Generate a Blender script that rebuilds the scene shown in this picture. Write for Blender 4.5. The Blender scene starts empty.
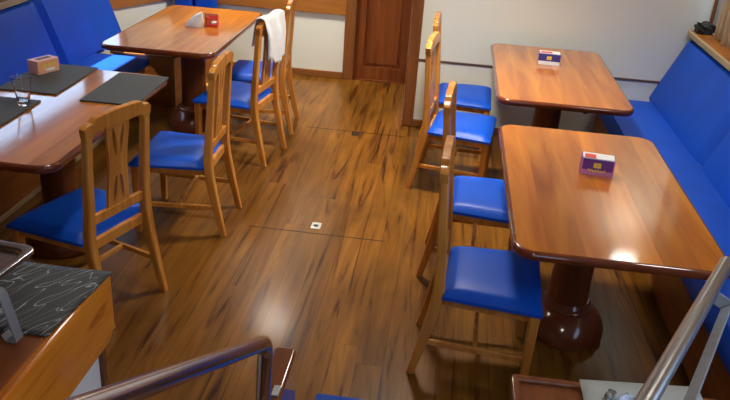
import bpy, bmesh, math, random
from mathutils import Vector, Matrix, Euler
R = math.radians
rnd = random.Random(7)
scn = bpy.context.scene
COL = scn.collection

# ------------------------------------------------------------------ materials
def new_mat(name):
    m = bpy.data.materials.new(name); m.use_nodes = True
    nt = m.node_tree
    return m, nt, nt.nodes['Principled BSDF']

def plain(name, col, rough=.5, metal=0.0, coat=0.0, coat_r=.1, noise=0.0, nscale=20, bump=0.0, spec=.5, sheen=0):
    m, nt, b = new_mat(name)
    b.inputs['Base Color'].default_value = (*col, 1)
    b.inputs['Roughness'].default_value = rough
    b.inputs['Metallic'].default_value = metal
    b.inputs['Coat Weight'].default_value = coat
    b.inputs['Coat Roughness'].default_value = coat_r
    b.inputs['Specular IOR Level'].default_value = spec
    b.inputs['Sheen Weight'].default_value = sheen
    tc = nt.nodes.new('ShaderNodeTexCoord')
    n = nt.nodes.new('ShaderNodeTexNoise'); n.inputs['Scale'].default_value = nscale; n.inputs['Detail'].default_value = 5
    nt.links.new(tc.outputs['Object'], n.inputs['Vector'])
    if noise:
        r = nt.nodes.new('ShaderNodeValToRGB')
        r.color_ramp.elements[0].position = .3; r.color_ramp.elements[1].position = .7
        r.color_ramp.elements[0].color = (*[c*(1-noise) for c in col], 1)
        r.color_ramp.elements[1].color = (*[min(1, c*(1+noise)) for c in col], 1)
        nt.links.new(n.outputs['Fac'], r.inputs['Fac']); nt.links.new(r.outputs['Color'], b.inputs['Base Color'])
    if bump:
        bp = nt.nodes.new('ShaderNodeBump'); bp.inputs['Strength'].default_value = bump; bp.inputs['Distance'].default_value = .004
        nt.links.new(n.outputs['Fac'], bp.inputs['Height']); nt.links.new(bp.outputs['Normal'], b.inputs['Normal'])
    return m

def wood(name, stops, stretch, rough=.35, coat=.5, coat_r=.08, plank=None, axis='X', vary=.25, gap=0, dist=.6, jitter=True, bump=0, blotch=0):
    """grain noise stretched along the axis with the smallest factor; boards of width `plank` counted along `axis`."""
    m, nt, b = new_mat(name); N = nt.nodes.new; L = nt.links.new
    tc = N('ShaderNodeTexCoord'); vec = tc.outputs['Object']
    oi = N('ShaderNodeObjectInfo')
    add = N('ShaderNodeVectorMath'); add.operation = 'ADD'
    L(vec, add.inputs[0])
    cell = None
    if plank:
        sx = N('ShaderNodeSeparateXYZ'); L(vec, sx.inputs[0])
        dv = N('ShaderNodeMath'); dv.operation = 'DIVIDE'; dv.inputs[1].default_value = plank
        L(sx.outputs[axis], dv.inputs[0])
        fl = N('ShaderNodeMath'); fl.operation = 'FLOOR'; L(dv.outputs[0], fl.inputs[0])
        wn = N('ShaderNodeTexWhiteNoise'); wn.noise_dimensions = '2D'
        cb = N('ShaderNodeCombineXYZ'); L(fl.outputs[0], cb.inputs[0])
        if gap:      # boards also end along their length: staggered butt joints
            other = 'Y' if axis == 'X' else 'X'
            wn0 = N('ShaderNodeTexWhiteNoise'); wn0.noise_dimensions = '1D'; L(fl.outputs[0], wn0.inputs['W'])
            ln = N('ShaderNodeMath'); ln.operation = 'MULTIPLY_ADD'; ln.inputs[1].default_value = 1/2.9
            L(sx.outputs[other], ln.inputs[0]); L(wn0.outputs['Value'], ln.inputs[2])
            fl2 = N('ShaderNodeMath'); fl2.operation = 'FLOOR'; L(ln.outputs[0], fl2.inputs[0]); L(fl2.outputs[0], cb.inputs[1])
        elif jitter:
            L(oi.outputs['Random'], cb.inputs[1])
        L(cb.outputs[0], wn.inputs['Vector']); cell = wn
        sc = N('ShaderNodeVectorMath'); sc.operation = 'SCALE'; sc.inputs['Scale'].default_value = 17
        L(wn.outputs['Color'], sc.inputs[0]); L(sc.outputs[0], add.inputs[1])
    elif jitter:
        ml = N('ShaderNodeMath'); ml.operation = 'MULTIPLY'; ml.inputs[1].default_value = 23
        L(oi.outputs['Random'], ml.inputs[0]); L(ml.outputs[0], add.inputs[1])
    mp = N('ShaderNodeMapping'); mp.inputs['Scale'].default_value = stretch
    L(add.outputs[0], mp.inputs['Vector'])
    n = N('ShaderNodeTexNoise'); n.inputs['Scale'].default_value = 1; n.inputs['Detail'].default_value = 6
    n.inputs['Roughness'].default_value = .58; n.inputs['Distortion'].default_value = dist
    L(mp.outputs[0], n.inputs['Vector'])
    r = N('ShaderNodeValToRGB'); e = r.color_ramp.elements
    while len(e) < len(stops): e.new(.5)
    for k, (p, c) in enumerate(stops): e[k].position = p; e[k].color = (*c, 1)
    L(n.outputs['Fac'], r.inputs['Fac'])
    out = r.outputs['Color']
    if blotch:       # broad worn and stained patches
        n2 = N('ShaderNodeTexNoise'); n2.inputs['Scale'].default_value = 2.2; n2.inputs['Detail'].default_value = 4; n2.inputs['Distortion'].default_value = .8
        mp2 = N('ShaderNodeMapping'); mp2.inputs['Scale'].default_value = (1, .5, 1); L(vec, mp2.inputs['Vector']); L(mp2.outputs[0], n2.inputs['Vector'])
        m2 = N('ShaderNodeMapRange'); m2.inputs['From Min'].default_value = .3; m2.inputs['From Max'].default_value = .7; m2.inputs['To Min'].default_value = 1-blotch; m2.inputs['To Max'].default_value = 1+blotch*.6
        L(n2.outputs['Fac'], m2.inputs['Value'])
        b2 = N('ShaderNodeVectorMath'); b2.operation = 'SCALE'; L(out, b2.inputs[0]); L(m2.outputs[0], b2.inputs['Scale']); out = b2.outputs[0]
    if cell:
        mr = N('ShaderNodeMapRange'); mr.inputs['To Min'].default_value = 1-vary; mr.inputs['To Max'].default_value = 1+vary
        L(cell.outputs['Value'], mr.inputs['Value'])
        mx = N('ShaderNodeVectorMath'); mx.operation = 'SCALE'
        L(out, mx.inputs[0]); L(mr.outputs[0], mx.inputs['Scale']); out = mx.outputs[0]
        if gap:
            fr = N('ShaderNodeMath'); fr.operation = 'FRACT'; L(dv.outputs[0], fr.inputs[0])
            a = N('ShaderNodeMath'); a.operation = 'LESS_THAN'; a.inputs[1].default_value = gap/plank; L(fr.outputs[0], a.inputs[0])
            fr2 = N('ShaderNodeMath'); fr2.operation = 'FRACT'; L(ln.outputs[0], fr2.inputs[0])
            a2 = N('ShaderNodeMath'); a2.operation = 'LESS_THAN'; a2.inputs[1].default_value = gap/2.9; L(fr2.outputs[0], a2.inputs[0])
            am = N('ShaderNodeMath'); am.operation = 'MAXIMUM'; L(a.outputs[0], am.inputs[0]); L(a2.outputs[0], am.inputs[1])
            k = N('ShaderNodeMix'); k.data_type = 'RGBA'; k.inputs['B'].default_value = (.03, .012, .004, 1)
            L(am.outputs[0], k.inputs['Factor']); L(out, k.inputs['A']); out = k.outputs['Result']
    L(out, b.inputs['Base Color'])
    b.inputs['Roughness'].default_value = rough; b.inputs['Specular IOR Level'].default_value = .12
    b.inputs['Coat Weight'].default_value = coat; b.inputs['Coat Roughness'].default_value = coat_r
    if bump:
        nb = N('ShaderNodeTexNoise'); nb.inputs['Scale'].default_value = 9; nb.inputs['Detail'].default_value = 2
        L(tc.outputs['Object'], nb.inputs['Vector'])
        bp = N('ShaderNodeBump'); bp.inputs['Strength'].default_value = bump; bp.inputs['Distance'].default_value = .003
        L(nb.outputs['Fac'], bp.inputs['Height']); L(bp.outputs['Normal'], b.inputs['Normal'])
        L(bp.outputs['Normal'], b.inputs['Coat Normal'])
    return m

M = {}
M['floor'] = wood('floor_boards', [(.27, (.012, .0035, .0008)), (.36, (.075, .023, .0025)), (.44, (.155, .057, .006)), (.74, (.25, .106, .0135))],
                  (13, .8, 1), rough=.36, coat=.22, coat_r=.17, plank=.115, axis='X', vary=.17, gap=.0013, dist=1.7, jitter=False, bump=.12, blotch=.38)
M['top'] = wood('varnished_table_top', [(.3, (.30, .072, .005)), (.5, (.45, .135, .009)), (.72, (.60, .225, .022))],
                (9, .9, 1), rough=.3, coat=1, coat_r=.09, plank=.135, axis='X', vary=.2, dist=.8, bump=.06)
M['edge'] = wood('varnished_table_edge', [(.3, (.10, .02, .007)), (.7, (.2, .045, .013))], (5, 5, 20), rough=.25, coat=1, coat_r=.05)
M['column'] = wood('dark_varnished_column', [(.3, (.09, .022, .008)), (.7, (.19, .055, .017))], (14, 14, 1.2), rough=.3, coat=.7, coat_r=.12)
M['base'] = wood('varnished_pedestal_base', [(.3, (.13, .032, .013)), (.7, (.22, .06, .024))], (8, 8, 8), rough=.3, coat=.8, coat_r=.12)
M['chair'] = wood('honey_chair_wood', [(.28, (.40, .135, .018)), (.5, (.60, .235, .04)), (.75, (.74, .34, .075))], (16, 16, 2.0), rough=.38, coat=.45, coat_r=.12)
M['slotwood'] = wood('chair_splat_wood', [(.28, (.37, .13, .020)), (.5, (.56, .225, .044)), (.75, (.70, .33, .08))], (16, 16, 2.0), rough=.38, coat=.45, coat_r=.12)
M['blue'] = plain('blue_vinyl', (.004, .074, .50), .42, noise=.1, nscale=5, bump=.1, spec=.22)
M['bluedark'] = plain('blue_vinyl_bench', (.004, .070, .50), .5, noise=.1, nscale=4, bump=.1, spec=.22)
M['piping'] = plain('dark_blue_piping', (.006, .03, .22), .5)
M['wall'] = plain('painted_white_wall', (.80, .81, .70), .55, noise=.02, nscale=2.5)
M['ceiling'] = plain('painted_ceiling', (.42, .37, .30), .7, noise=.02)
M['door'] = wood('dark_door_wood', [(.3, (.14, .034, .009)), (.7, (.25, .072, .018))], (13, 13, 1.1), rough=.4, coat=.2, coat_r=.2)
M['frame'] = wood('door_frame_wood', [(.3, (.15, .05, .015)), (.7, (.27, .10, .03))], (13, 13, 1.1), rough=.4, coat=.3, coat_r=.2)
M['panelwood'] = wood('orange_wall_panelling', [(.3, (.29, .10, .018)), (.7, (.46, .185, .038))], (1.1, 1.1, 14), rough=.38, coat=.4, coat_r=.15)
M['bench'] = wood('bench_wood', [(.3, (.22, .07, .012)), (.7, (.40, .145, .028))], (1.2, 1.2, 12), rough=.38, coat=.4, coat_r=.15)
M['board'] = wood('orange_pine_board', [(.34, (.32, .065, .006)), (.43, (.70, .205, .016)), (.75, (.84, .31, .035))], (10, .8, 14), rough=.3, coat=.7, coat_r=.1, dist=1.6)
M['counter'] = wood('counter_top_wood', [(.3, (.17, .045, .013)), (.7, (.3, .085, .025))], (9, .9, 9), rough=.3, coat=.6, coat_r=.1)
M['cheek'] = wood('stair_cheek_wood', [(.3, (.12, .034, .010)), (.7, (.23, .07, .02))], (12, 1.1, 3), rough=.25, coat=.9, coat_r=.08)
M['base_trim'] = wood('baseboard_wood', [(.3, (.21, .075, .018)), (.7, (.36, .14, .036))], (1.2, 1.2, 14), rough=.4, coat=.3)
M['rail'] = plain('thin_dark_rail', (.12, .06, .035), .4)
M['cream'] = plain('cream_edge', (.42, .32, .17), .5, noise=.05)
M['steel'] = plain('brushed_steel', (.60, .62, .66), .2, 1.0)
M['railsteel'] = plain('worn_rail_steel', (.40, .39, .38), .3, 1.0)
M['satin'] = plain('satin_flat_steel', (.34, .34, .34), .5, .8, noise=.06, nscale=40)
M['dish'] = plain('polished_steel', (.62, .62, .61), .2, 1.0)
M['white'] = plain('white_laminate', (.80, .82, .84), .35, noise=.01)
M['cloth'] = plain('white_cotton', (.82, .82, .81), .85, noise=.03, nscale=40, bump=.25, sheen=.2)
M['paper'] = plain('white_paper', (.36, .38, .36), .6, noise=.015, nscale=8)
M['mat'] = plain('grey_woven_mat', (.072, .075, .070), .66, noise=.18, nscale=140, bump=.3)
M['carpet'] = plain('blue_mat_pile', (.008, .05, .30), .9, noise=.25, nscale=160, bump=.6)
M['curtain'] = plain('beige_curtain', (.45, .34, .20), .8, noise=.06, nscale=30, bump=.2, sheen=.2)
M['black'] = plain('black_fabric', (.012, .012, .014), .65, noise=.4, nscale=25, bump=.6)
M['darkgap'] = plain('dark_seam', (.02, .009, .004), .7)
M['purple'] = plain('purple_card', (.12, .022, .21), .35)
M['pink'] = plain('pink_card', (.62, .20, .40), .4)
M['navy'] = plain('navy_card', (.035, .028, .22), .35)
M['yellow'] = plain('yellow_print', (.82, .60, .06), .45)
M['red'] = plain('red_card', (.66, .045, .04), .4)
M['whitecard'] = plain('white_card', (.76, .76, .78), .4)
M['salmon'] = plain('salmon_card', (.90, .46, .40), .45, noise=.06)
M['orangecard'] = plain('orange_card', (.80, .40, .18), .45, noise=.1, nscale=12)
M['darkcard'] = plain('brown_slot', (.2, .10, .09), .6)
M['peach'] = plain('peach_card', (.62, .26, .12), .5)
M['foil'] = plain('blue_white_wrapper', (.50, .60, .95), .25, .3, noise=.4, nscale=60)
M['foil2'] = plain('dark_wrapper', (.20, .19, .19), .3, .5, noise=.4, nscale=60)
M['plastic'] = plain('white_plastic', (.75, .75, .74), .4)
M['tread'] = wood('stair_tread_wood', [(.3, (.10, .032, .010)), (.7, (.22, .075, .02))], (1.2, 10, 3), rough=.35, coat=.5)

def mat_glass():
    m, nt, b = new_mat('clear_glass')
    b.inputs['Transmission Weight'].default_value = 1; b.inputs['Roughness'].default_value = .02; b.inputs['IOR'].default_value = 1.45
    b.inputs['Base Color'].default_value = (.97, .98, .98, 1)
    return m
M['glass'] = mat_glass()
def mat_pane():
    m = bpy.data.materials.new('window_pane'); m.use_nodes = True; nt = m.node_tree; nt.nodes.clear()
    o = nt.nodes.new('ShaderNodeOutputMaterial'); t = nt.nodes.new('ShaderNodeBsdfTransparent'); g = nt.nodes.new('ShaderNodeBsdfGlossy')
    g.inputs['Roughness'].default_value = .02; mx = nt.nodes.new('ShaderNodeMixShader'); mx.inputs[0].default_value = .06
    nt.links.new(t.outputs[0], mx.inputs[1]); nt.links.new(g.outputs[0], mx.inputs[2]); nt.links.new(mx.outputs[0], o.inputs[0])
    return m
M['pane'] = mat_pane()
def mat_emit(name, col, s):
    m, nt, b = new_mat(name); b.inputs['Base Color'].default_value = (.8, .8, .8, 1)
    b.inputs['Emission Color'].default_value = (*col, 1); b.inputs['Emission Strength'].default_value = s
    return m
M['lamp'] = mat_emit('lamp_diffuser', (1, .95, .86), 30)
def mat_runner():
    m, nt, b = new_mat('veined_grey_runner'); N = nt.nodes.new; L = nt.links.new
    tc = N('ShaderNodeTexCoord'); mp = N('ShaderNodeMapping'); mp.vector_type = 'TEXTURE'; mp.inputs['Rotation'].default_value = (0, 0, R(-30)); mp.inputs['Scale'].default_value = (1, 6, 1)
    L(tc.outputs['Object'], mp.inputs['Vector'])
    def lines(scale, dist, w, off):
        a = N('ShaderNodeVectorMath'); a.operation = 'ADD'; a.inputs[1].default_value = (off, off, 0); L(mp.outputs[0], a.inputs[0])
        n = N('ShaderNodeTexNoise'); n.inputs['Scale'].default_value = scale; n.inputs['Detail'].default_value = 1; n.inputs['Distortion'].default_value = dist
        L(a.outputs[0], n.inputs['Vector'])
        s = N('ShaderNodeMath'); s.operation = 'SUBTRACT'; s.inputs[1].default_value = .5; L(n.outputs['Fac'], s.inputs[0])
        ab = N('ShaderNodeMath'); ab.operation = 'ABSOLUTE'; L(s.outputs[0], ab.inputs[0])
        lt = N('ShaderNodeMath'); lt.operation = 'LESS_THAN'; lt.inputs[1].default_value = w; L(ab.outputs[0], lt.inputs[0])
        return lt.outputs[0]
    a = lines(24, .3, .007, 0); c = lines(30, .3, .006, 5.3)
    mx = N('ShaderNodeMath'); mx.operation = 'MAXIMUM'; L(a, mx.inputs[0]); L(c, mx.inputs[1])
    k = N('ShaderNodeMix'); k.data_type = 'RGBA'; k.inputs['A'].default_value = (.036, .038, .037, 1); k.inputs['B'].default_value = (.40, .41, .40, 1)
    L(mx.outputs[0], k.inputs['Factor']); L(k.outputs['Result'], b.inputs['Base Color']); b.inputs['Roughness'].default_value = .5
    return m
M['runner'] = mat_runner()

# ------------------------------------------------------------------ mesh helpers
def link(name, bm, mats, parent=None, smooth=40):
    me = bpy.data.meshes.new(name)
    bmesh.ops.recalc_face_normals(bm, faces=bm.faces[:])
    if smooth:
        lim = R(smooth)
        for f in bm.faces: f.smooth = True
        for e in bm.edges:
            if len(e.link_faces) == 2 and e.calc_face_angle(0) > lim: e.smooth = False
    bm.to_mesh(me); bm.free()
    for m in (mats if isinstance(mats, (list, tuple)) else [mats]): me.materials.append(M[m])
    o = bpy.data.objects.new(name, me); COL.objects.link(o)
    if parent: o.parent = parent
    if smooth and smooth < 100:
        wn = o.modifiers.new('even_shading', 'WEIGHTED_NORMAL'); wn.keep_sharp = True
    return o

def tag(o, label, cat, group=None, kind=None):
    o['label'] = label; o['category'] = cat
    if group: o['group'] = group
    if kind: o['kind'] = kind
    return o
def empty(name, loc=(0, 0, 0), rz=0):
    o = bpy.data.objects.new(name, None); COL.objects.link(o); o.location = loc; o.rotation_euler = (0, 0, rz)
    o.empty_display_size = .1
    return o
def structure(name, bm, mats, smooth=40, parent=None):
    o = link(name, bm, mats, parent, smooth)
    if not parent: o['kind'] = 'structure'
    return o

def box(bm, lo, hi, bev=0, seg=2, mi=0, mat=None):
    c = [(a+b)/2 for a, b in zip(lo, hi)]; s = [b-a for a, b in zip(lo, hi)]
    r = bmesh.ops.create_cube(bm, size=1, matrix=Matrix.Translation(c) @ Matrix.Diagonal((*s, 1)))
    vs = r['verts']
    if bev:
        es = list({e for v in vs for e in v.link_edges})
        r2 = bmesh.ops.bevel(bm, geom=es, offset=bev, segments=seg, profile=.5, affect='EDGES')
        vs = list({v for f in r2['faces'] for v in f.verts} | {v for v in vs if v.is_valid})
        vs = list(flood(vs))
    if mat: bmesh.ops.transform(bm, matrix=mat, verts=vs)
    for f in {f for v in vs for f in v.link_faces}: f.material_index = mi
    return vs
def flood(vs):
    seen = set(vs); st = list(vs)
    while st:
        v = st.pop()
        for e in v.link_edges:
            w = e.other_vert(v)
            if w not in seen: seen.add(w); st.append(w)
    return seen
def B(*args, **k):
    bm = bmesh.new(); box(bm, *args, **k); return bm

def rings(bm, rs, cap=True, mi=0):
    """skin a list of equal-length closed rings of points"""
    vr = [[bm.verts.new(p) for p in r] for r in rs]; n = len(vr[0])
    for a, b in zip(vr, vr[1:]):
        for i in range(n):
            f = bm.faces.new((a[i], a[(i+1) % n], b[(i+1) % n], b[i])); f.material_index = mi
    if cap:
        for r in (vr[0], vr[-1]):
            f = bm.faces.new(r); f.material_index = mi
    return vr
def lathe(bm, prof, n=40, sx=1, sy=1, c=(0, 0, 0), cap=True, mi=0):
    rings(bm, [[(c[0]+r*sx*math.cos(2*math.pi*i/n), c[1]+r*sy*math.sin(2*math.pi*i/n), c[2]+z) for i in range(n)] for r, z in prof], cap, mi)
def tube(bm, pts, r, n=16, mi=0, cap=True):
    pts = [Vector(p) for p in pts]; up = Vector((0, 0, 1)); rs = []
    t0 = (pts[1]-pts[0]).normalized(); x = t0.orthogonal().normalized()
    for i, p in enumerate(pts):
        if i == 0: t = pts[1]-pts[0]
        elif i == len(pts)-1: t = pts[-1]-pts[-2]
        else: t = (pts[i+1]-pts[i]).normalized()+(pts[i]-pts[i-1]).normalized()
        t.normalize(); x = (x-t*x.dot(t)).normalized(); y = t.cross(x)
        rr = r[i] if isinstance(r, (list, tuple)) else r
        rs.append([p+x*(rr*math.cos(2*math.pi*k/n))+y*(rr*math.sin(2*math.pi*k/n)) for k in range(n)])
    rings(bm, rs, cap, mi)
def bar(bm, pts, w, d, ref=(0, 1, 0), mi=0, round_=.15):
    """rectangular section (w along ref, d across) swept along pts; w,d may be lists"""
    pts = [Vector(p) for p in pts]; rs = []
    for i, p in enumerate(pts):
        if i == 0: t = pts[1]-pts[0]
        elif i == len(pts)-1: t = pts[-1]-pts[-2]
        else: t = (pts[i+1]-pts[i]).normalized()+(pts[i]-pts[i-1]).normalized()
        t.normalize(); a = Vector(ref); a = (a-t*a.dot(t)).normalized(); b_ = t.cross(a)
        ww = (w[i] if isinstance(w, (list, tuple)) else w)/2; dd = (d[i] if isinstance(d, (list, tuple)) else d)/2
        c = min(ww, dd)*round_*2
        rs.append([p+a*x+b_*y for x, y in ((ww-c, -dd), (ww, -dd+c), (ww, dd-c), (ww-c, dd), (-ww+c, dd), (-ww, dd-c), (-ww, -dd+c), (-ww+c, -dd))])
    rings(bm, rs, True, mi)
def rrect(x0, y0, x1, y1, r, n=8):
    out = []
    for cx, cy, a in ((x1-r, y1-r, 0), (x0+r, y1-r, 90), (x0+r, y0+r, 180), (x1-r, y0+r, 270)):
        for k in range(n+1):
            t = R(a+90*k/n); out.append((cx+r*math.cos(t), cy+r*math.sin(t)))
    return out
def plate(outer, holes, t, to3, bev=0, mi=0):
    """flat outline with holes, thickness t; to3(u, v, w) places it"""
    bm = bmesh.new(); es = []
    for lp in [outer]+list(holes):
        vs = [bm.verts.new((u, v, 0)) for u, v in lp]
        es += [bm.edges.new((vs[i], vs[(i+1) % len(vs)])) for i in range(len(vs))]
    bmesh.ops.triangle_fill(bm, use_beauty=True, use_dissolve=False, edges=es)
    bmesh.ops.recalc_face_normals(bm, faces=bm.faces[:])
    top = bmesh.ops.extrude_face_region(bm, geom=bm.faces[:])
    for v in [g for g in top['geom'] if isinstance(g, bmesh.types.BMVert)]: v.co.z += t
    bmesh.ops.recalc_face_normals(bm, faces=bm.faces[:])
    if bev:
        sharp = [e for e in bm.edges if len(e.link_faces) == 2 and e.calc_face_angle(0) > R(60) and abs(e.verts[0].co.z-e.verts[1].co.z) < 1e-6]
        bmesh.ops.bevel(bm, geom=sharp, offset=bev, segments=2, profile=.5, affect='EDGES')
    for v in bm.verts: v.co = Vector(to3(*v.co))
    return bm
def slab(outline, z0, z1, bev, mi_side=1, seg=4):
    """rounded-edge horizontal slab from an outline (inset rings make the rounded edge)"""
    bm = bmesh.new(); n = len(outline)
    def inset(d):
        out = []
        for i in range(n):
            p0, p, p1 = Vector(outline[i-1]), Vector(outline[i]), Vector(outline[(i+1) % n])
            t = ((p-p0).normalized()+(p1-p).normalized()).normalized(); out.append(p+Vector((-t.y, t.x))*d)
        return out
    rs = []
    for k in range(seg+1):
        a = R(90*k/seg); rs.append((bev*(1-math.sin(a)), z0+bev*(1-math.cos(a))))
    for k in range(seg+1):
        a = R(90*k/seg); rs.append((bev*(1-math.cos(a)), z1-bev*(1-math.sin(a))))
    vr = []
    for d, z in rs: vr.append([bm.verts.new((p.x, p.y, z)) for p in inset(d)])
    for a, b in zip(vr, vr[1:]):
        for i in range(n):
            f = bm.faces.new((a[i], a[(i+1) % n], b[(i+1) % n], b[i])); f.material_index = mi_side
    bm.faces.new(vr[0]).material_index = mi_side; bm.faces.new(vr[-1])
    return bm
def pad(lo, hi, puff=.012, r=.02, nx=14, ny=14, mat=None, sag=None):
    """upholstered pad: rounded box with a swelling top; u,v in the plane, w its thickness"""
    bm = bmesh.new(); x0, y0, z0 = lo; x1, y1, z1 = hi
    def P(i, j, top):
        u = i/nx*2-1; v = j/ny*2-1
        s = lambda a: math.copysign(abs(a)**.8, a)
        x = (x0+x1)/2+(x1-x0)/2*s(u); y = (y0+y1)/2+(y1-y0)/2*s(v)
        dx = min(x-x0, x1-x); dy = min(y-y0, y1-y)
        def q(d): return 1 if d >= r else math.sqrt(max(0, 1-(1-d/r)**2))
        e = min(q(dx), q(dy))
        h = (z1-z0)*(.45+.55*e)+puff*(1-u**4)*(1-v**4)*e
        z = z0+h if top else z0
        return Vector((x, y, z))
    T = [[bm.verts.new(P(i, j, True)) for j in range(ny+1)] for i in range(nx+1)]
    Bt = {}
    for i in range(nx+1):
        for j in range(ny+1):
            if i in (0, nx) or j in (0, ny): Bt[i, j] = bm.verts.new(P(i, j, False))
    for i in range(nx):
        for j in range(ny): bm.faces.new((T[i][j], T[i+1][j], T[i+1][j+1], T[i][j+1]))
    ring = [(i, 0) for i in range(nx)]+[(nx, j) for j in range(ny)]+[(i, ny) for i in range(nx, 0, -1)]+[(0, j) for j in range(ny, 0, -1)]
    for k in range(len(ring)):
        a, b = ring[k], ring[(k+1) % len(ring)]
        bm.faces.new((T[a[0]][a[1]], Bt[a], Bt[b], T[b[0]][b[1]]))
    bm.faces.new([Bt[k] for k in ring])
    if mat:
        if callable(mat):
            for v in bm.verts: v.co = Vector(mat(v.co))
        else: bmesh.ops.transform(bm, matrix=mat, verts=bm.verts[:])
    return bm
def copy_tree(o, parent=None):
    c = o.copy(); COL.objects.link(c)
    if parent: c.parent = parent
    for ch in list(o.children): copy_tree(ch, c)
    return c

# ------------------------------------------------------------------ the room
XL, XR = -2.95, 2.0          # side walls
YB = 5.84                    # white wall on the right
YD = 6.97                    # door wall
YK = -1.2                    # wall behind the camera
ZC = 2.42
structure('floor', B((XL-.15, YK-.1, -.08), (XR+.15, YD+.15, 0)), 'floor')
structure('ceiling', B((XL-.15, YK-.1, ZC), (XR+.15, YD+.15, ZC+.08)), 'ceiling')
structure('wall_right_end', B((-.2, YB, 0), (XR+.1, YB+.1, ZC)), 'wall')
structure('wall_alcove', B((-.28, YB+.1, 0), (-.18, YD, ZC)), 'wall')
DX0, DX1 = -.835, -.29
bm = bmesh.new()
box(bm, (-2.62, YD, 0), (DX0-.07, YD+.1, ZC)); box(bm, (DX0-.07, YD, 1.95), (-.18, YD+.1, ZC))
structure('wall_far', bm, 'wall')
bm = bmesh.new(); BX, BZ = (-.1, 1.25), (.75, 2.1)
box(bm, (XL-.1, YK-.1, 0), (BX[0], YK, ZC)); box(bm, (BX[1], YK-.1, 0), (XR+.1, YK, ZC)); box(bm, (BX[0], YK-.1, 0), (BX[1], YK, BZ[0])); box(bm, (BX[0], YK-.1, BZ[1]), (BX[1], YK, ZC))
structure('wall_back', bm, 'frame')
bm = bmesh.new(); ya, yb = YK-.08, YK-.03
box(bm, (BX[0], ya, BZ[0]), (BX[1], yb, BZ[0]+.045)); box(bm, (BX[0], ya, BZ[1]-.045), (BX[1], yb, BZ[1])); box(bm, (BX[0], ya, BZ[0]), (BX[0]+.045, yb, BZ[1])); box(bm, (BX[1]-.045, ya, BZ[0]), (BX[1], yb, BZ[1]))
bw = structure('window_8', bm, 'frame')  # opening behind the camera, added to light the counter and rails
link('pane', B((BX[0]+.045, YK-.058, BZ[0]+.045), (BX[1]-.045, YK-.052, BZ[1]-.045)), 'pane', bw)
# left wall runs straight, then turns inwards towards the far wall
def wall_side(name, x0, x1, y0, y1, wins, zs, ma='wall'):
    bm = bmesh.new(); y = y0
    for a, b in wins:
        box(bm, (x0, y, 0), (x1, a, ZC)); box(bm, (x0, a, 0), (x1, b, zs[0])); box(bm, (x0, a, zs[1]), (x1, b, ZC)); y = b
    box(bm, (x0, y, 0), (x1, y1, ZC))
    return structure(name, bm, ma)
LW = [(4.45, 6.08)]; LZ = (1.15, 1.62)
RW = [(.5, 2.2), (2.5, 3.9), (4.2, 5.55)]; RZ = (1.02, 1.85)  # first right-hand opening is added to light the counter front
YT = 6.15
wall_side('wall_left', XL-.1, XL, YK, YT, LW, LZ, 'panelwood')
wall_side('wall_right', XR, XR+.1, YK, YB+.1, RW, RZ, 'frame')
a, b = Vector((XL, YT, 0)), Vector((-2.56, YD, 0)); n = Vector((-(b-a).y, (b-a).x, 0)).normalized()
def wallquad(lo, hi, t0, t1, z0, z1, mi=0):
    bm = bmesh.new(); p, q = lo, hi
    rings(bm, [[p+n*t0+Vector((0, 0, z)), q+n*t0+Vector((0, 0, z)), q+n*t1+Vector((0, 0, z)), p+n*t1+Vector((0, 0, z))] for z in (z0, z1)])
    return bm
def apart(bm, u0, u1, t0, t1, z0, z1):
    p, q = a.lerp(b, u0), a.lerp(b, u1)
    rings(bm, [[p+n*t0+Vector((0, 0, z)), q+n*t0+Vector((0, 0, z)), q+n*t1+Vector((0, 0, z)), p+n*t1+Vector((0, 0, z))] for z in (z0, z1)])
bm = bmesh.new(); apart(bm, 0, 1, 0, .1, 0, 1.08); apart(bm, 0, 1, 0, .1, 1.72, ZC); apart(bm, 0, .05, 0, .1, 1.08, 1.72); apart(bm, .4, 1, 0, .1, 1.08, 1.72)
structure('wall_left_angled', bm, 'wall')
bm = bmesh.new(); apart(bm, .05, .4, .03, .08, 1.08, 1.12); apart(bm, .05, .4, .03, .08, 1.68, 1.72); apart(bm, .05, .09, .03, .08, 1.12, 1.68); apart(bm, .36, .4, .03, .08, 1.12, 1.68)
wf = structure('window_9', bm, 'frame')
bm = bmesh.new(); apart(bm, .09, .36, .05, .056, 1.12, 1.68); link('pane', bm, 'pane', wf)
structure('trim_1', wallquad(a, b, -.02, 0, .60, 1.06), 'panelwood')
structure('trim_2', B((-2.55, YD-.025, .595), (DX0-.07, YD, 1.16), bev=.006), 'panelwood')
structure('trim_3', B((-.2, YB-.008, .532), (1.66, YB, .547)), 'rail')
structure('trim_4', B((-.27, YB-.03, 0), (-.185, YB+.1, ZC), bev=.008), 'frame')
bm = bmesh.new(); tube(bm, [(1.895, YB-.014, .945), (1.895, YB-.014, 2.3)], .013, 10)
structure('trim_5', bm, 'frame')
structure('baseboard_far', B((-2.54, YD-.02, 0), (DX0-.07, YD, .06), bev=.005), 'base_trim')
structure('baseboard_right_end', B((-.2, YB-.02, 0), (XR-.05, YB, .055), bev=.005), 'base_trim')
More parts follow.
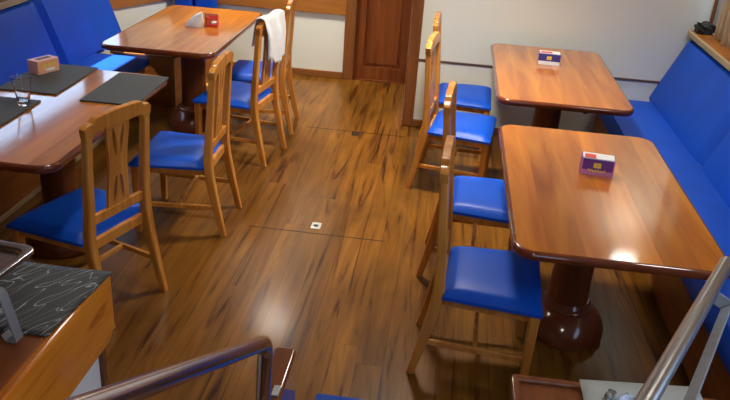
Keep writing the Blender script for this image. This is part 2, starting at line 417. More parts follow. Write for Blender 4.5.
# windows: frame with a pane
def window(name, x, y0, y1, z0, z1, out):
    w = .045; bm = bmesh.new(); xa, xb = sorted((x+out*.03, x+out*.08))
    for lo, hi in (((y0, z0), (y1, z0+w)), ((y0, z1-w), (y1, z1)), ((y0, z0+w), (y0+w, z1-w)), ((y1-w, z0+w), (y1, z1-w))):
        box(bm, (xa, lo[0], lo[1]), (xb, hi[0], hi[1]))
    f = structure(name, bm, 'frame')
    link('pane', B(((xa+xb)/2-.003, y0+w, z0+w), ((xa+xb)/2+.003, y1-w, z1-w)), 'pane', f)
for k, (p, q) in enumerate(LW): window('window_%d' % (k+1), XL, p, q, *LZ, -1)
for k, (p, q) in enumerate(RW): window('window_%d' % (k+2), XR, p, q, *RZ, 1)
# door with one recessed panel per half, and its casing
bm = bmesh.new()
yf = YD+.02
out = [(DX0, .012), (DX1, .012), (DX1, 1.93), (DX0, 1.93)]
holes = [[(DX0+.1, .13), (DX1-.1, .13), (DX1-.1, .92), (DX0+.1, .92)], [(DX0+.1, 1.03), (DX1-.1, 1.03), (DX1-.1, 1.82), (DX0+.1, 1.82)]]
dr = structure('door_1', plate(out, holes, .045, lambda u, v, w: (u, yf+w, v), bev=.006), 'door')
for z0, z1 in ((.13, .92), (1.03, 1.82)):
    bm = B((DX0+.095, yf+.018, z0-.005), (DX1-.095, yf+.036, z1+.005)); box(bm, (DX0+.125, yf+.008, z0+.025), (DX1-.125, yf+.02, z1-.025), bev=.008, seg=1)
    link('door_panel', bm, 'door', dr)
bm = bmesh.new()
box(bm, (DX0-.09, YD-.025, 0), (DX0+.012, YD+.1, 2.0), bev=.008); box(bm, (DX0-.09, YD-.025, 1.94), (DX1+.02, YD+.1, 2.02), bev=.008)
structure('trim_6', bm, 'frame')
structure('trim_7', B((DX0, YD-.01, 0), (DX1, YD+.1, .012)), 'door')   # threshold
# hatch seams in the floor, with their two lift latches
bm = bmesh.new()
box(bm, (-1.0, 3.816, 0), (-.22, 3.822, .0012)); box(bm, (-1.0, 5.55, 0), (-.22, 5.556, .0012))
structure('trim_8', bm, 'darkgap')
for (x, y), lab in (((-.625, 3.91), 'small square steel latch plate in the floor, the nearer one in mid aisle'), ((-.605, 5.5), 'small square steel latch plate in the floor nearer the door')):
    t = empty('floor_latch', (x, y, 0)); tag(t, lab, 'latch', 'lift latches in the floor hatch')
    link('plate', plate(rrect(-.028, -.04, .028, .04, .006, 3), [], .004, lambda u, v, w: (u, v, w)), 'steel', t)
    bm = bmesh.new(); lathe(bm, [(.013, .0038), (.013, .0055), (.009, .006)], 16); box(bm, (-.016, -.004, .0058), (.004, .006, .0072))
    link('ring', bm, 'black', t)
# window ledges above the benches
structure('trim_9', B((1.775, 1.9, .905), (XR, YB, .945), bev=.006), 'bench')
structure('trim_10', B((1.752, 1.9, .905), (1.777, YB, .943), bev=.005), 'cream')
structure('trim_11', B((XL, 1.9, .915), (-2.87, YT-.01, .95), bev=.005), 'bench')
structure('trim_12', B((-2.872, 1.9, .905), (-2.852, YT-.01, .948), bev=.004), 'cream')

# ------------------------------------------------------------------ benches
def bench(name, label, side, x_front, x_crease, x_top, z_top, y0, y1, y_back, seams, x_wall, seat_seams):
    r = empty(name, (0, 0, 0)); tag(r, label, 'bench')
    s = side                                      # +1: bench on the right, its seat faces -X
    lo, hi = sorted((x_front+s*.035, x_wall-s*.004))
    link('base', B((lo, y0+.01, 0), (hi, y1, .33), bev=.004), 'bench', r)
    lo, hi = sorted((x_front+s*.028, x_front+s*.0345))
    if s < 0: link('kick_glint_strip', B((lo, y0+.01, 0), (hi, y1, .028)), 'cream', r)  # kick trim; its pale colour paints light reflected along the base edge
    ys = [y0]+list(seat_seams)+[y1]
    for p, q in zip(ys, ys[1:]):
        lo, hi = sorted((x_front, x_crease+s*.06))
        link('seat_cushion', pad((lo, p+.002, .33), (hi, q-.002, .425), .014, .03, 12, 20), 'bluedark', r)
    ys = [y0]+list(seams)+[y_back]
    d = Vector((x_top-x_crease, 0, z_top-.40)); L_ = d.length; d.normalize(); nn = Vector((-s*d.z, 0, s*d.x))   # faces the room
    if nn.x*s > 0: nn = -nn
    for p, q in zip(ys, ys[1:]):
        f = lambda c: Vector((x_crease, 0, .40))+d*c.x+nn*(c.z-.07)+Vector((0, c.y, 0))
        link('backrest', pad((0, p+.002, 0), (L_, q-.002, .07), .02, .03, 14, 20, mat=f), 'bluedark', r)
    return r
bench('banquette_bench', 'long blue upholstered bench along the right wall under the curtain', 1, 1.185, 1.56, 1.77, .905, 1.95, YB-.012, YB-.012, (2.95, 4.42), XR, ())
bench('banquette_bench', 'long blue upholstered bench along the left wall, sunlit at its far end', -1, -2.30, -2.66, -2.845, .915, 2.0, 5.69, YT-.02, (3.55, 5.09), XL, ())
t = empty('corner_seat', (0, 0, 0)); tag(t, 'dark blue upholstered corner seat behind the far left table, against the far wall', 'bench')
link('base', B((-2.50, 6.42, 0), (-2.12, 6.93, .33), bev=.004), 'bench', t)
link('seat_cushion', pad((-2.51, 6.40, .33), (-2.11, 6.93, .43), .012, .03), 'bluedark', t)
for p, q in ((-2.505, -2.325), (-2.315, -2.115)):
    link('backrest', pad((.43, p, 0), (.84, q, .07), .015, .02, mat=lambda c: Vector((c.y, 6.93-c.z, c.x))), 'bluedark', t)
t = empty('wooden_locker', (0, 0, 0)); tag(t, 'low wooden locker at the far end of the left bench', 'locker')
bm = B((-2.60, 5.70, 0), (-2.10, 6.22, .39), bev=.005)
link('body', bm, 'bench', t)
link('lid', B((-2.62, 5.695, .391), (-2.09, 6.23, .412), bev=.006), 'bench', t)
bm = B((-2.13, 5.688, 0), (-2.094, 5.699, .39), bev=.003); link('corner_post', bm, 'base_trim', t)

# ------------------------------------------------------------------ tables
def table(name, label, x0, y0, w, d, cdx=0, cdy=0):
    t = empty(name, (x0+w/2, y0+d/2, 0)); tag(t, label, 'table', 'pedestal dining tables')
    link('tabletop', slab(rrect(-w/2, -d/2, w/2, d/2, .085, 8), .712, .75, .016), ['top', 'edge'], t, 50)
    bm = bmesh.new(); lathe(bm, [(.10, .13), (.093, .17), (.09, .3), (.09, .62), (.10, .70)], 40, 1, 1, (cdx, cdy, 0))
    link('column', bm, 'column', t)
    bm = bmesh.new(); lathe(bm, [(.180, 0), (.188, .010), (.188, .035), (.182, .055), (.166, .085), (.143, .112), (.126, .128), (.118, .135), (.10, .14)], 48, 1, 1.1, (cdx, cdy, 0))
    link('pedestal_base', bm, 'base', t)
    bm = bmesh.new(); lathe(bm, [(.122, .138), (.126, .143), (.122, .15), (.108, .153), (.098, .17)], 40, 1, 1, (cdx, cdy, 0))
    link('collar', bm, 'base', t)
    link('mounting_plate', B((-.16+cdx, -.2+cdy, .698), (.16+cdx, .2+cdy, .713), bev=.003), 'edge', t)
    bm = bmesh.new(); lathe(bm, [(.012, .694), (.016, .697), (.016, .7125)], 14, 1, 1, (.12, -d/2+.06, 0))
    link('bolt', bm, 'black', t)
    return t
table('dining_table', 'varnished orange wooden table on the right nearest the camera, purple napkin box on it', .324, 2.458, .793, 1.421, -.018)
table('dining_table', 'varnished wooden table against the white wall, far right, navy napkin box on it', .335, 4.307, .793, 1.421)
table('dining_table', 'varnished wooden table at far left with a red napkin box on it', -2.222, 4.639, .766, 1.407, .02)
table('dining_table', 'varnished wooden table at left foreground laid with grey placemats', -2.30, 2.711, .766, 1.407, .02)

# ------------------------------------------------------------------ chairs
CH = 'wooden dining chairs with blue seats'
def make_chair():
    t = empty('dining_chair')
    # seat frame: trapezoid of four rails
    bm = bmesh.new(); zf = .385
    bar(bm, [(.185, -.205, zf), (.185, .205, zf)], .05, .024, (0, 0, 1))
    bar(bm, [(-.195, -.155, zf), (-.195, .155, zf)], .05, .024, (0, 0, 1))
    for s in (-1, 1): bar(bm, [(-.195, s*.182, zf), (.185, s*.215, zf)], .05, .024, (0, 0, 1))
    link('seat_frame', bm, 'chair', t)
    def trap(c):
        k = .87+.13*(c.x+.19)/.38
        return (c.x, c.y*k, c.z)
    link('seat_cushion', pad((-.187, -.246, .398), (.209, .246, .430), .020, .03, 14, 14, mat=trap), 'blue', t)
    for s in (-1, 1):
        bm = bmesh.new(); bar(bm, [(.182, s*.214, 0), (.182, s*.214, .2), (.182, s*.214, .405)], [.031, .038, .044], [.031, .038, .044])
        link('leg', bm, 'chair', t)
    def back_x(z): return -.205-.035*max(0, (z-.45)/.5)**1.2
    for s in (-1, 1):
        pts = [(-.285, s*.186, 0), (-.262, s*.185, .1), (-.237, s*.184, .22), (-.214, s*.183, .34), (-.205, s*.182, .43)]+[(back_x(z), s*.176, z) for z in (.55, .7, .82, .915)]
        bm = bmesh.new(); bar(bm, pts, [.030, .033, .038, .042, .044, .042, .040, .039, .038], [.031, .036, .042, .046, .046, .040, .036, .034, .032])
        link('leg', bm, 'chair', t)
    th = .026
    # crest rail, stepped up in the middle and notched at the ends
    prof = [(-.188, .885), (-.198, .90), (-.202, .935), (-.186, .950), (-.152, .952), (-.140, .968), (-.125, .972), (0, .977), (.125, .972), (.140, .968), (.152, .952), (.186, .950), (.202, .935), (.198, .90), (.188, .885),
            (.152, .885), (.148, .900), (.128, .909), (0, .906), (-.128, .909), (-.148, .900), (-.152, .885)]
    def lean(u, v, w): return (back_x(v)-.017+w*1.0, u, v)
    link('top_rail', plate(prof, [], .034, lean, bev=.005), 'chair', t)
    link('lower_rail', plate([(-.155, .485), (.155, .485), (.155, .53), (-.155, .53)], [], .022, lambda u, v, w: (back_x(v)-.011+w, u, v), bev=.003), 'chair', t)
    # splat: waisted board pierced by four slots
    outl = [(-.066, .529), (-.065, .58), (-.058, .66), (-.055, .715), (-.058, .78), (-.067, .86), (-.070, .908)]
    outl = outl+[(-u, v) for u, v in reversed(outl)]
    def slot(c, v0, v1, w, lean_):
        pts = []
        for k in range(9): v = v0+(v1-v0)*k/8; q = (k/8); pts.append((c+lean_*(q-.5)+w*math.sin(math.pi*min(max(q, .04), .96))**.6, v))
        for k in range(8, -1, -1): v = v0+(v1-v0)*k/8; q = (k/8); pts.append((c+lean_*(q-.5)-w*math.sin(math.pi*min(max(q, .04), .96))**.6, v))
        return pts
    hl = [slot(-.022, .765, .892, .0105, -.018), slot(.022, .765, .892, .0105, .018), slot(-.021, .548, .668, .0105, .016), slot(.021, .548, .668, .0105, -.016)]
    for u, v in ((-.012, .735), (.012, .735), (-.010, .70), (.010, .70)): hl.append([(u+.0035*math.cos(k*math.pi/3), v+.0035*math.sin(k*math.pi/3)) for k in range(6)])
    link('splat', plate(outl, hl, .014, lambda u, v, w: (back_x(v)-.007+w, u, v)), 'slotwood', t)
    for s in (-1, 1):
        bm = bmesh.new(); bar(bm, [(-.232, s*.186, .17), (.178, s*.212, .17)], .026, .018, (0, 0, 1)); link('stretcher', bm, 'chair', t)
    bm = bmesh.new(); bar(bm, [(-.03, -.195, .17), (-.03, .195, .17)], .024, .018, (0, 0, 1)); link('stretcher', bm, 'chair', t)
    return t
c0 = make_chair()
CHAIRS = [
    (.300, 2.84, -3, 'wooden chair with blue seat at near right table, nearest to the stairs'),
    (.295, 3.65, -4, 'wooden chair with blue seat at the near right table, second from the camera'),
    (.165, 4.75, -7, 'wooden chair with blue seat at the far right table, pulled out into the aisle'),
    (.17, 5.43, -2, 'wooden chair with blue seat at the far right table, closest to the white wall'),
    (-1.55, 2.97, 180-18, 'wooden chair in left foreground with pierced back splat facing the camera'),
    (-1.395, 3.84, 180+2, 'wooden chair at the far end of the placemat table, between foreground chair and napkin chair'),
    (-1.375, 4.92, 180-9, 'wooden chair at far left table with a white napkin over its back'),
    (-1.375, 5.52, 180+5, 'wooden chair with blue seat at far left table, behind the napkin chair'),
]
chairs = []
for k, (x, y, a, lab) in enumerate(CHAIRS):
    c = c0 if k == 0 else copy_tree(c0)
    c.location = (x, y, 0); c.rotation_euler = (0, 0, R(a)); tag(c, lab, 'chair', CH); chairs.append(c)

# white napkin over the back of a chair (x,y local to the chair: outer face is -X)
def napkin(root):
    bm = bmesh.new(); NU, NV = 26, 34
    Mx = Matrix.Translation(root.location) @ Euler(root.rotation_euler).to_matrix().to_4x4()
    g = []
    for i in range(NU+1):
        u = i/NU; y = .165-.33*u; row = []
        Lf = .275-.03*math.sin(u*9)+.05*math.exp(-((u-.93)/.06)**2)-.03*math.exp(-((u-.06)/.1)**2)+.045*math.exp(-((u-.72)/.05)**2)*0
        Lb = .16+.02*math.sin(u*7+1)
        fold = .012*math.sin(u*11+.6)+.007*math.sin(u*23)
        for j in range(NV+1):
            v = j/NV; s = -Lb+(Lb+Lf+.05)*v
            ztop = .992+.004*math.sin(u*9)
            if s < 0: x = -.241+.032+.14*(-s)+abs(fold)*.4; z = ztop-.012+s
            elif s < .05:
                a = math.pi*s/.05; x = -.239+.030*math.cos(a); z = ztop-.012+.012*math.sin(a)
            else:
                q = (s-.05); x = -.241-.029-.012*min(1, q/.08)+.018*q - abs(fold)*1.2*min(1, q/.12)-fold*.6*min(1, q/.1); z = ztop-.012-q
            row.append(bm.verts.new(Mx @ Vector((x, y*(1-.10*max(0, s-.05)/.27), z))))
        g.append(row)
    for i in range(NU):
        for j in range(NV): bm.faces.new((g[i][j], g[i+1][j], g[i+1][j+1], g[i][j+1]))
    o = link('napkin', bm, 'cloth', None, 180)
    m = o.modifiers.new('thickness', 'SOLIDIFY'); m.thickness = .003; m.offset = 0
    return tag(o, 'white cloth napkin draped over the back of a wooden chair', 'napkin')
napkin(chairs[6])

# ------------------------------------------------------------------ on the tables
TZ = .75
def placemat(x0, y0, x1, y1, lab, rz=0):
    w, d = x1-x0, y1-y0
    o = link('placemat', plate(rrect(-w/2, -d/2, w/2, d/2, .004, 2), [], .009, lambda u, v, w_: (u, v, w_), bev=.002), 'mat')
    o.location = ((x0+x1)/2, (y0+y1)/2, TZ+.0003); o.rotation_euler = (0, 0, rz)
    return tag(o, lab, 'placemat', 'grey woven placemats')
placemat(-2.285, 3.59, -1.965, 4.115, 'grey placemat under the pink napkin box', R(1))
placemat(-1.815, 3.545, -1.525, 4.065, 'grey placemat at the far aisle corner of its table', R(1))
placemat(-2.275, 2.98, -1.975, 3.475, 'grey placemat under the drinking glass, cut by the left picture edge', R(1))

def carton(name, lab, loc, rz, kind):
    t = empty(name, loc, rz); tag(t, lab, 'napkin box', 'napkin boxes on the tables')
    w, d, h = .145, .078, .075
    body, topm = {'purple': ('purple', 'whitecard'), 'navy': ('navy', 'whitecard'), 'salmon': ('salmon', 'salmon')}[kind]
    link('carton', B((-w/2, -d/2, 0), (w/2, d/2, h), bev=.0025), body, t)
    e = .0006
    if kind == 'salmon':
        link('side_print', B((-w/2+.004, -d/2-e, .004), (w/2-.004, -d/2+.001, h-.004)), 'orangecard', t)
        link('opening', B((-.045, -.018, h-.001), (.045, .018, h+e)), 'darkcard', t)
        link('logo_patch', B((-.02, -d/2-2*e, .012), (.04, -d/2, .026)), 'whitecard', t)
        bm = bmesh.new()
        for k in range(3): box(bm, (-.03+.03*k, -d/2-2*e, .038), (-.012+.03*k, -d/2, .052))
        link('side_mark', bm, 'yellow', t)
    else:
        link('napkin_stack', B((-w/2+.004, -d/2+.004, h-.002), (w/2-.004, d/2-.004, h+.005), bev=.002), 'whitecard', t)
        link('side_band', B((-w/2+.001, -d/2-e, .001), (w/2-.001, -d/2+.001, .026 if kind == 'navy' else .024)), 'whitecard' if kind == 'navy' else 'pink', t)
        if kind == 'purple':
            for x in (-w/2, w/2-.007): link('side_edge', B((x+.0005, -d/2-e*.8, .024), (x+.0065, -d/2+.001, h-.003)), 'pink', t)
        link('square_logo', B((-.018, -d/2-2*e, .036), (.014, -d/2, .060)), 'yellow', t)
        link('logo_core', B((-.009, -d/2-3*e, .043), (.005, -d/2, .053)), 'orangecard', t)
        if kind == 'purple':       # flowing script line under the emblem
            bm = bmesh.new(); pts = [(-.040+.0032*k, -d/2-e, .022+.006*math.sin(k*1.45)+.002*math.sin(k*.6)) for k in range(25)]
            tube(bm, pts, .0024, 6); link('script_line', bm, 'yellow', t)
        link('red_tab', B((-w/2+.012, -d/2+.006, h+.004), (-.012 if kind == 'purple' else .015, .012, h+.0062)), 'red', t)
    return t
carton('napkin_box', 'purple and pink napkin box with yellow emblem on the near right table', (.742, 3.305, TZ), R(-7), 'purple')
carton('napkin_box', 'navy and white napkin box with yellow emblem on the far right table', (.713, 5.235, TZ), R(-3), 'navy')
carton('napkin_box', 'pink and orange napkin box on a grey placemat', (-2.205, 3.945, TZ+.0095), R(68), 'salmon')
# red open holder with a folded white napkin leaning on it, far left table
t = empty('napkin_holder', (-1.69, 5.42, TZ), R(8)); t.scale = (.66, 1, .95); tag(t, 'open red napkin holder on the far left table', 'napkin holder')
bm = bmesh.new(); box(bm, (-.06, -.04, 0), (.06, .04, .006)); box(bm, (-.06, -.04, .006), (-.054, .04, .07)); box(bm, (.054, -.04, .006), (.06, .04, .07)); box(bm, (-.06, .034, .05), (.06, .04, .07)); box(bm, (-.06, -.04, .006), (.06, -.034, .022)); box(bm, (-.06, -.04, .058), (.06, -.034, .07))
link('case', bm, 'red', t)
link('back_card', B((-.10, .041, .0), (.05, .046, .088), bev=.002), 'peach', t)
link('napkin_stack', B((-.01, -.03, .0065), (.053, .033, .034), bev=.004), 'whitecard', t)
bm = bmesh.new()
NA = 18; ring = [(math.cos(R(205+200*k/NA)), math.sin(R(205+200*k/NA))) for k in range(NA+1)]
ap = Vector((.045, .02, .105)); lay = []
for q in (0, .25, .5, .75, .97):
    lay.append([bm.verts.new(Vector((cx*.075-.012, cy*.045, 0)).lerp(ap, q)+Vector((0, 0, .020*math.sin(math.pi*q)))) for cx, cy in ring])
for A, Bq in zip(lay, lay[1:]):
    for k in range(NA): bm.faces.new((A[k], A[k+1], Bq[k+1], Bq[k]))
o = link('folded_napkin', bm, 'cloth', None, 60); o.location = (-1.80, 5.36, TZ+.001)
m = o.modifiers.new('thickness', 'SOLIDIFY'); m.thickness = .002
tag(o, 'white napkin folded into a cone leaning against the red holder', 'napkin')
# drinking glass
bm = bmesh.new()
prof = [(.0, .0), (.026, 0), (.029, .004), (.031, .03), (.038, .08), (.050, .140), (.0485, .142), (.047, .140), (.0355, .08), (.0285, .035), (.025, .022), (.0, .020)]
N = 24
vr = [[bm.verts.new((r*math.cos(2*math.pi*i/N), r*math.sin(2*math.pi*i/N), z)) for i in range(N)] if r else [bm.verts.new((0, 0, z))] for r, z in prof]
for A, Bq in zip(vr, vr[1:]):
    for i in range(N):
        if len(A) == 1: bm.faces.new((A[0], Bq[(i+1) % N], Bq[i]))
        elif len(Bq) == 1: bm.faces.new((A[i], A[(i+1) % N], Bq[0]))
        else: bm.faces.new((A[i], A[(i+1) % N], Bq[(i+1) % N], Bq[i]))
o = link('drinking_glass', bm, 'glass', None, 40); o.location = (-2.02, 3.39, TZ+.0097); tag(o, 'clear tapered drinking glass standing on a grey placemat', 'glass')

# ------------------------------------------------------------------ right hand corner: curtain and the black bundle
bm = bmesh.new(); g = []
NY, NZ = 240, 14
for i in range(NY+1):
    y = 5.62-3.5*i/NY; row = []
    for j in range(NZ+1):
        z = .952+.95*j/NZ; k = 1-.25*j/NZ
        x = 1.885+.028*k*math.sin(y*52+.5*math.sin(z*3))+.012*k*math.sin(y*23+1)
        row.append(bm.verts.new((x, y, z+(.006*math.sin(y*30) if j == 0 else 0))))
    g.append(row)
for i in range(NY):
    for j in range(NZ): bm.faces.new((g[i][j], g[i+1][j], g[i+1][j+1], g[i][j+1]))
o = link('curtain', bm, 'curtain', None, 180); m = o.modifiers.new('thickness', 'SOLIDIFY'); m.thickness = .002
tag(o, 'beige gathered curtain hanging above the right bench', 'curtain')
bm = bmesh.new(); bmesh.ops.create_icosphere(bm, subdivisions=4, radius=1)
for v in bm.verts:
    p = v.co.copy(); k = 1+.16*math.sin(p.x*5+1)*math.sin(p.y*6)+.10*math.sin(p.z*9+p.x*7)
    q = Vector((math.copysign(abs(p.x)**.7, p.x)*.068, math.copysign(abs(p.y)**.7, p.y)*.05, math.copysign(abs(p.z)**.75, p.z)*.042))*k
    if q.z < -.036: q.z = -.036
    v.co = q
zmin = min(v.co.z for v in bm.verts)
t = empty('black_bundle', (1.845, 5.765, .9455)); tag(t, 'small crumpled black bundle on the ledge in the right corner', 'bundle')
for v in bm.verts: v.co.z -= zmin
link('pouch', bm, 'black', t, 60)
link('white_bit', B((.045, -.052, .004), (.066, -.035, .016), bev=.003), 'plastic', t)  # small white block at the side of the bundle

# ------------------------------------------------------------------ foreground: counter
xe = -.862; ye = 1.775; zt = .893
t = empty('counter', (0, 0, 0)); tag(t, 'wooden sideboard with a broad orange board edge and white front, lower left', 'counter')
link('worktop', B((-1.62, .35, zt-.035), (xe-.028, ye, zt), bev=.003), 'counter', t)
fo = [(.35, .685)]+[(ye-.06+.06*math.sin(R(90*k/6)), .745-.06*math.cos(R(90*k/6))) for k in range(7)]+[(ye, zt+.002), (.35, zt+.002)]
link('edge_board', plate(fo, [], .030, lambda u, v, w: (xe-.030+w, u, v), bev=.009), 'board', t)
link('carcass', B((-1.60, .36, 0), (xe-.062, ye-.02, zt-.036)), 'white', t)
link('front_panel', B((xe-.060, .36, .03), (xe-.045, ye-.035, zt-.04), bev=.002), 'white', t)
link('end_post', B((xe-.060, ye-.033, 0), (xe-.034, ye-.012, zt-.04)), 'column', t)
# veined runner on it
bm = bmesh.new(); g = []
for i in range(25):
    u = i/24; row = []
    for j in range(15):
        v = j/14; x = -1.36+(.505)*u-.028*(1-v); y = 1.452+.318*v
        row.append(bm.verts.new((x, y, .0016+.0015*math.sin(u*7)*math.sin(v*5)**2)))
    g.append(row)
for i in range(24):
    for j in range(14): bm.faces.new((g[i][j], g[i+1][j], g[i+1][j+1], g[i][j+1]))
o = link('veined_placemat', bm, 'runner', None, 180); o.location = (0, 0, zt+.0022); m = o.modifiers.new('thickness', 'SOLIDIFY'); m.thickness = .003; m.offset = 1
tag(o, 'dark grey placemat with white vein pattern on the wooden sideboard', 'placemat')
# steel chafing dish
t = empty('chafing_dish', (-1.17, 1.36, zt+.006), R(-7)); tag(t, 'stainless steel chafing dish on strap legs, cut by the left picture edge', 'serving dish')
hx, hy, zr = .175, .262, .155
circ = [(.115*math.cos(2*math.pi*k/40), .02+.115*math.sin(2*math.pi*k/40)) for k in range(40)]
link('rim_tray', plate(rrect(-hx+.022, -hy+.022, hx-.022, hy-.022, .03, 6), [circ], .004, lambda u, v, w: (u, v, zr-.014+w)), 'dish', t)
bm = plate(rrect(-hx, -hy, hx, hy, .028, 6), [rrect(-hx+.02, -hy+.02, hx-.02, hy-.02, .03, 6)], .012, lambda u, v, w: (u, v, zr-.008+w), bev=.003)
link('rim', bm, 'dish', t)
bm = bmesh.new(); lathe(bm, [(.128, -.008+zr), (.124, -.002+zr), (.115, -.004+zr), (.112, -.012+zr), (.105, -.09+zr), (.0001, -.1+zr)], 40, 1, 1, (0, .02, 0), cap=False)
link('bowl', bm, 'dish', t)
bm = bmesh.new(); box(bm, (-hx+.03, -hy+.03, zr-.03), (hx-.03, -hy+.034, zr-.012)); box(bm, (-hx+.03, hy-.034, zr-.03), (hx-.03, hy-.03, zr-.012)); box(bm, (-hx+.03, -hy+.03, zr-.03), (-hx+.034, hy-.03, zr-.012)); box(bm, (hx-.034, -hy+.03, zr-.03), (hx-.03, hy-.03, zr-.012))
link('stand_frame', bm, 'steel', t)
for sx in (-1, 1):
    for sy in (-1, 1):
        yy = sy*.085 if sy > 0 else -.2
        bm = bmesh.new(); pts = [(sx*(hx-.032), yy, zr-.016), (sx*(hx+.016), yy, zr-.018), (sx*(hx+.026), yy, zr-.030), (sx*(hx+.052), yy, .012), (sx*(hx+.050), yy, .005), (sx*(hx+.042), yy, .0035), (sx*(hx+.024), yy, .0045), (sx*(hx+.014), yy, .020)]
        bar(bm, pts, .028, .004, (0, 1, 0)); link('leg', bm, 'satin', t)

# ------------------------------------------------------------------ foreground: stairs, cheeks, rails
zk = .6
bm = bmesh.new()
box(bm, (-.386, 1.66, 0), (.309, 1.92, .2), bev=.004); box(bm, (-.386, 1.38, 0), (.309, 1.68, .4), bev=.004); box(bm, (-.386, 1.15, 0), (.309, 1.40, zk), bev=.004); box(bm, (-.84, YK, 0), (XR, 1.15, zk))
structure('stairs', bm, 'tread')
ZL = .45
def cheek(x0, x1, y0, y1):
    return slab(rrect(x0, y0, x1, y1, .018, 4), 0, ZL, .012, 0)
o = link('stair_cheek', cheek(-.466, -.388, 1.151, 2.135), 'cheek'); o['kind'] = 'structure'
t = empty('stair_cabinet', (0, 0, 0)); tag(t, 'low glossy wooden cabinet top with raised rim beside the stairs, lower right', 'cabinet')
link('body', slab(rrect(.311, 1.151, 1.16, 1.94, .018, 4), 0, zk-.012, .004, 0), 'cheek', t)
link('rim', plate(rrect(.311, 1.151, 1.16, 1.94, .02, 4), [rrect(.333, 1.175, 1.136, 1.916, .012, 3)], .014, lambda u, v, w: (u, v, zk-.012+w), bev=.004), 'cheek', t)
# paper and sweets on it
bm = plate([(.514, 1.955), (.52, 1.3), (1.0, 1.34), (.872, 2.0)], [], .0015, lambda u, v, w: (u, v, w))
bm.free()
bm = bmesh.new(); g = []
for i in range(9):
    u = i/8; row = []
    for j in range(9):
        v = j/8; x = .517+.36*u+.0*v; y = 1.42+(.528+.035*u)*v
        row.append(bm.verts.new((x, y, .002)))
    g.append(row)
for i in range(8):
    for j in range(8): bm.faces.new((g[i][j], g[i+1][j], g[i+1][j+1], g[i][j+1]))
o = link('paper_sheet', bm, 'paper', None, 180); o.location = (0, 0, zk+.0015); m = o.modifiers.new('thickness', 'SOLIDIFY'); m.thickness = .0015; m.offset = 1
tag(o, 'plain white sheet of paper on the low wooden cabinet top', 'paper')
def sweet(x, y, rz, lab, ma):
    bm = bmesh.new(); s = .022; rs = []
    for k, (px, r) in enumerate(((-1.35, .55), (-1.15, .62), (-.85, .2), (-.6, .5), (-.2, .62), (.2, .62), (.6, .5), (.85, .2), (1.15, .62), (1.35, .55))):
        flat = .35 if abs(px) > 1 else .75
        rs.append([(px*s, r*s*math.cos(2*math.pi*i/12), .75*.62*s+r*flat*s*math.sin(2*math.pi*i/12)*(1+.15*math.sin(i*3+k))) for i in range(12)])
    rings(bm, rs); o = link('wrapped_sweet', bm, ma, None, 35); o.location = (x, y, zk+.0062); o.rotation_euler = (0, 0, rz)
    tag(o, lab, 'sweet', 'wrapped sweets on the paper')
sweet(.592, 1.872, R(60), 'small dark wrapped sweet on white paper, leftmost of three at bottom edge', 'foil2')
sweet(.632, 1.868, R(40), 'small blue and white wrapped sweet, middle of three on white paper', 'foil')
sweet(.690, 1.885, R(30), 'small blue and white wrapped sweet, rightmost of three on paper beside the steel rail', 'foil')

# left handrail: sloping tube that bends down into a short post
t = empty('handrail', (-.43, 1.73, 0)); tag(t, 'round steel handrail bending down to a short post, lower left of centre', 'handrail')
P0 = Vector((-.406, 1.735, .748)); P1 = Vector((-.462, 1.055, 1.127)); dr_ = (P1-P0).normalized()
base = Vector((-.412, 1.737, ZL+.001))
pts = [base, base+Vector((0, 0, .12))]; c = P0+Vector((0, .008, 0))
a0 = base+Vector((.004, 0, .245)); a1 = c+dr_*.05
for k in range(9):
    q = k/8; pts.append(a0*(1-q)**2+c*(2*q*(1-q))+a1*q*q)
pts += [c+dr_*.3, c+dr_*.62, c+dr_*1.25]
off = Vector((.43, -1.73, 0))
bm = bmesh.new(); tube(bm, [p+off for p in pts], .0218, 24); link('tube', bm, 'steel', t)
bm = bmesh.new(); lathe(bm, [(.0235, 0), (.0235, .004), (.022, .006)], 28, 1, 1, tuple(base+off)); link('flange', bm, 'satin', t)
end = pts[-1]
link('bracket', B((.012, .135, ZL+.0005), (.034, .185, ZL+.010), bev=.002), 'satin', t)
bm = bmesh.new(); tube(bm, [end+off-dr_*.02, Vector((end.x, end.y+.0, zk))+off], .0195, 20); link('post', bm, 'steel', t)
# right handrail: tube with a flat bar below
t = empty('guard_rail', (.45, 1.2, zk)); tag(t, 'straight steel rail tube with a flat bar beside it, lower right corner', 'handrail')
off = Vector((-.45, -1.2, -zk))
A0 = Vector((.858, 1.997, 1.03)); A1 = Vector((.487, 1.294, 1.07)); dA = (A1-A0).normalized()
bm = bmesh.new(); tube(bm, [A0-dA*.004+off, A0+off, A1+off, A1+dA*.25+off], [.018, .0205, .0205, .0205], 24); link('tube', bm, 'railsteel', t)
S0 = Vector((.821, 1.831, .993)); S1 = Vector((.599, 1.369, 1.019)); dS = (S1-S0).normalized()
bm = bmesh.new(); bar(bm, [S0-dS*.01+off, S1+dS*.35+off], .024, .008, (1, .2, .3)); link('flat_bar', bm, 'satin', t)
q0 = A0+dA*.235; q1 = S0+dS*.012
bm = bmesh.new(); bar(bm, [q0+off, q1+off], .034, .012, (0, 0, 1)); link('bracket', bm, 'satin', t)
q0 = A1+dA*.2; 
bm = bmesh.new(); tube(bm, [q0+off, Vector((q0.x, q0.y, zk+.003))+off], .018, 18); link('post', bm, 'steel', t)
q1 = S1+dS*.3
bm = bmesh.new(); bar(bm, [q0+Vector((0, 0, -.03))+off, q1+off], .03, .01, (0, 0, 1)); link('bracket', bm, 'satin', t)
# blue mat at the foot of the stairs
o = link('floor_mat', plate(rrect(-.36, 1.93, .30, 2.445, .012, 3), [], .008, lambda u, v, w: (u, v, w), bev=.002), 'carpet'); tag(o, 'blue mat on the floor at the foot of the stairs, bottom edge of picture', 'mat')

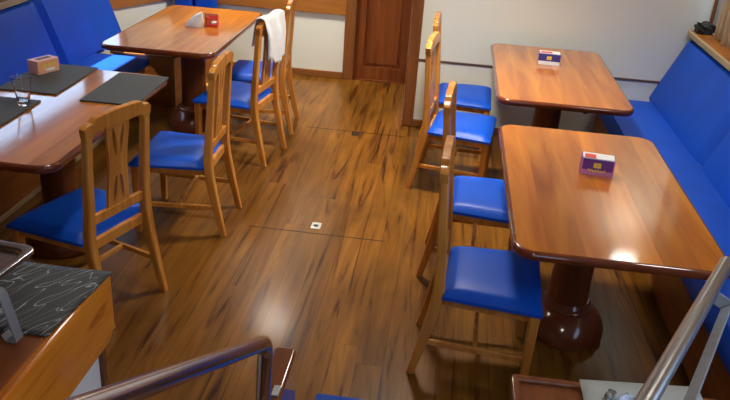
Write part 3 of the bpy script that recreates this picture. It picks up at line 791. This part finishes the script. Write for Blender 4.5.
# ------------------------------------------------------------------ light
def lamp(x, y, lab, power, r=.16, col=(1, .93, .82)):
    t = empty('ceiling_lamp', (x, y, ZC)); tag(t, lab, 'lamp', 'round ceiling lamps')
    bm = bmesh.new(); lathe(bm, [(r+.02, 0), (r+.02, -.03), (r+.005, -.04), (r, -.03)], 40); link('housing', bm, 'plastic', t)
    bm = bmesh.new(); lathe(bm, [(r, -.028), (r*.9, -.042), (r*.5, -.05), (.001, -.052)], 40, cap=False); link('diffuser', bm, 'lamp', t)
    l = bpy.data.lights.new('lamp_light', 'AREA'); l.shape = 'DISK'; l.size = r*2; l.energy = power; l.spread = R(120); l.color = col
    o = bpy.data.objects.new('lamp_light', l); COL.objects.link(o); o.parent = t; o.location = (0, 0, -.06)
lamp(-1.40, 6.28, 'round ceiling lamp over the far left table', 32)
lamp(1.62, 5.60, 'round ceiling lamp in the far right corner', 5, .10)
lamp(-1.45, 3.2, 'added round fill lamp on the ceiling over the placemat table', 2.5)  # unseen lamp added for general light
lamp(1.35, 2.6, 'added round fill lamp on the ceiling over the near right table', 3)  # unseen fill lamp, put in for the near right side
lamp(.0, 4.4, 'added round fill lamp on the ceiling over the middle of the aisle', 38)  # added lamp, out of view, gives the aisle its general light
lamp(.2, .7, 'added round fill lamp on the ceiling over the stairs', 2.5)  # unseen lamp added to fill the foreground
sun = bpy.data.lights.new('sun', 'SUN'); sun.energy = 26; sun.angle = R(.6); sun.color = (1, .95, .86)
so = bpy.data.objects.new('sun', sun); COL.objects.link(so)
d = Vector((.60, .05, -1.0)); so.rotation_euler = d.to_track_quat('-Z', 'Y').to_euler()
w = bpy.data.worlds.new('world'); scn.world = w; w.use_nodes = True
bg = w.node_tree.nodes['Background']; bg.inputs['Color'].default_value = (.47, .69, 1, 1); bg.inputs['Strength'].default_value = 5.2

# ------------------------------------------------------------------ camera
f_, pitch, yaw, roll, h = 764.207, .438196, .0896571, .071737, 2.0410183
cy, sy, cp, sp = math.cos(yaw), math.sin(yaw), math.cos(pitch), math.sin(pitch)
fwd = Vector((-sy*cp, cy*cp, -sp)); rt = Vector((cy, sy, 0)); up = rt.cross(fwd)
r2 = rt*math.cos(roll)+up*math.sin(roll); u2 = -rt*math.sin(roll)+up*math.cos(roll)
cam = bpy.data.cameras.new('camera'); cam.sensor_width = 36; cam.lens = f_/730*36; cam.clip_start = .02
co = bpy.data.objects.new('camera', cam); COL.objects.link(co)
mw = Matrix((r2, u2, -fwd)).transposed().to_4x4(); mw.translation = (0, 0, h); co.matrix_world = mw
scn.camera = co
scn.view_settings.view_transform = 'Standard'; scn.view_settings.look = 'None'; scn.view_settings.gamma = 1; scn.view_settings.use_curve_mapping = False
scn.view_settings.exposure = -.15
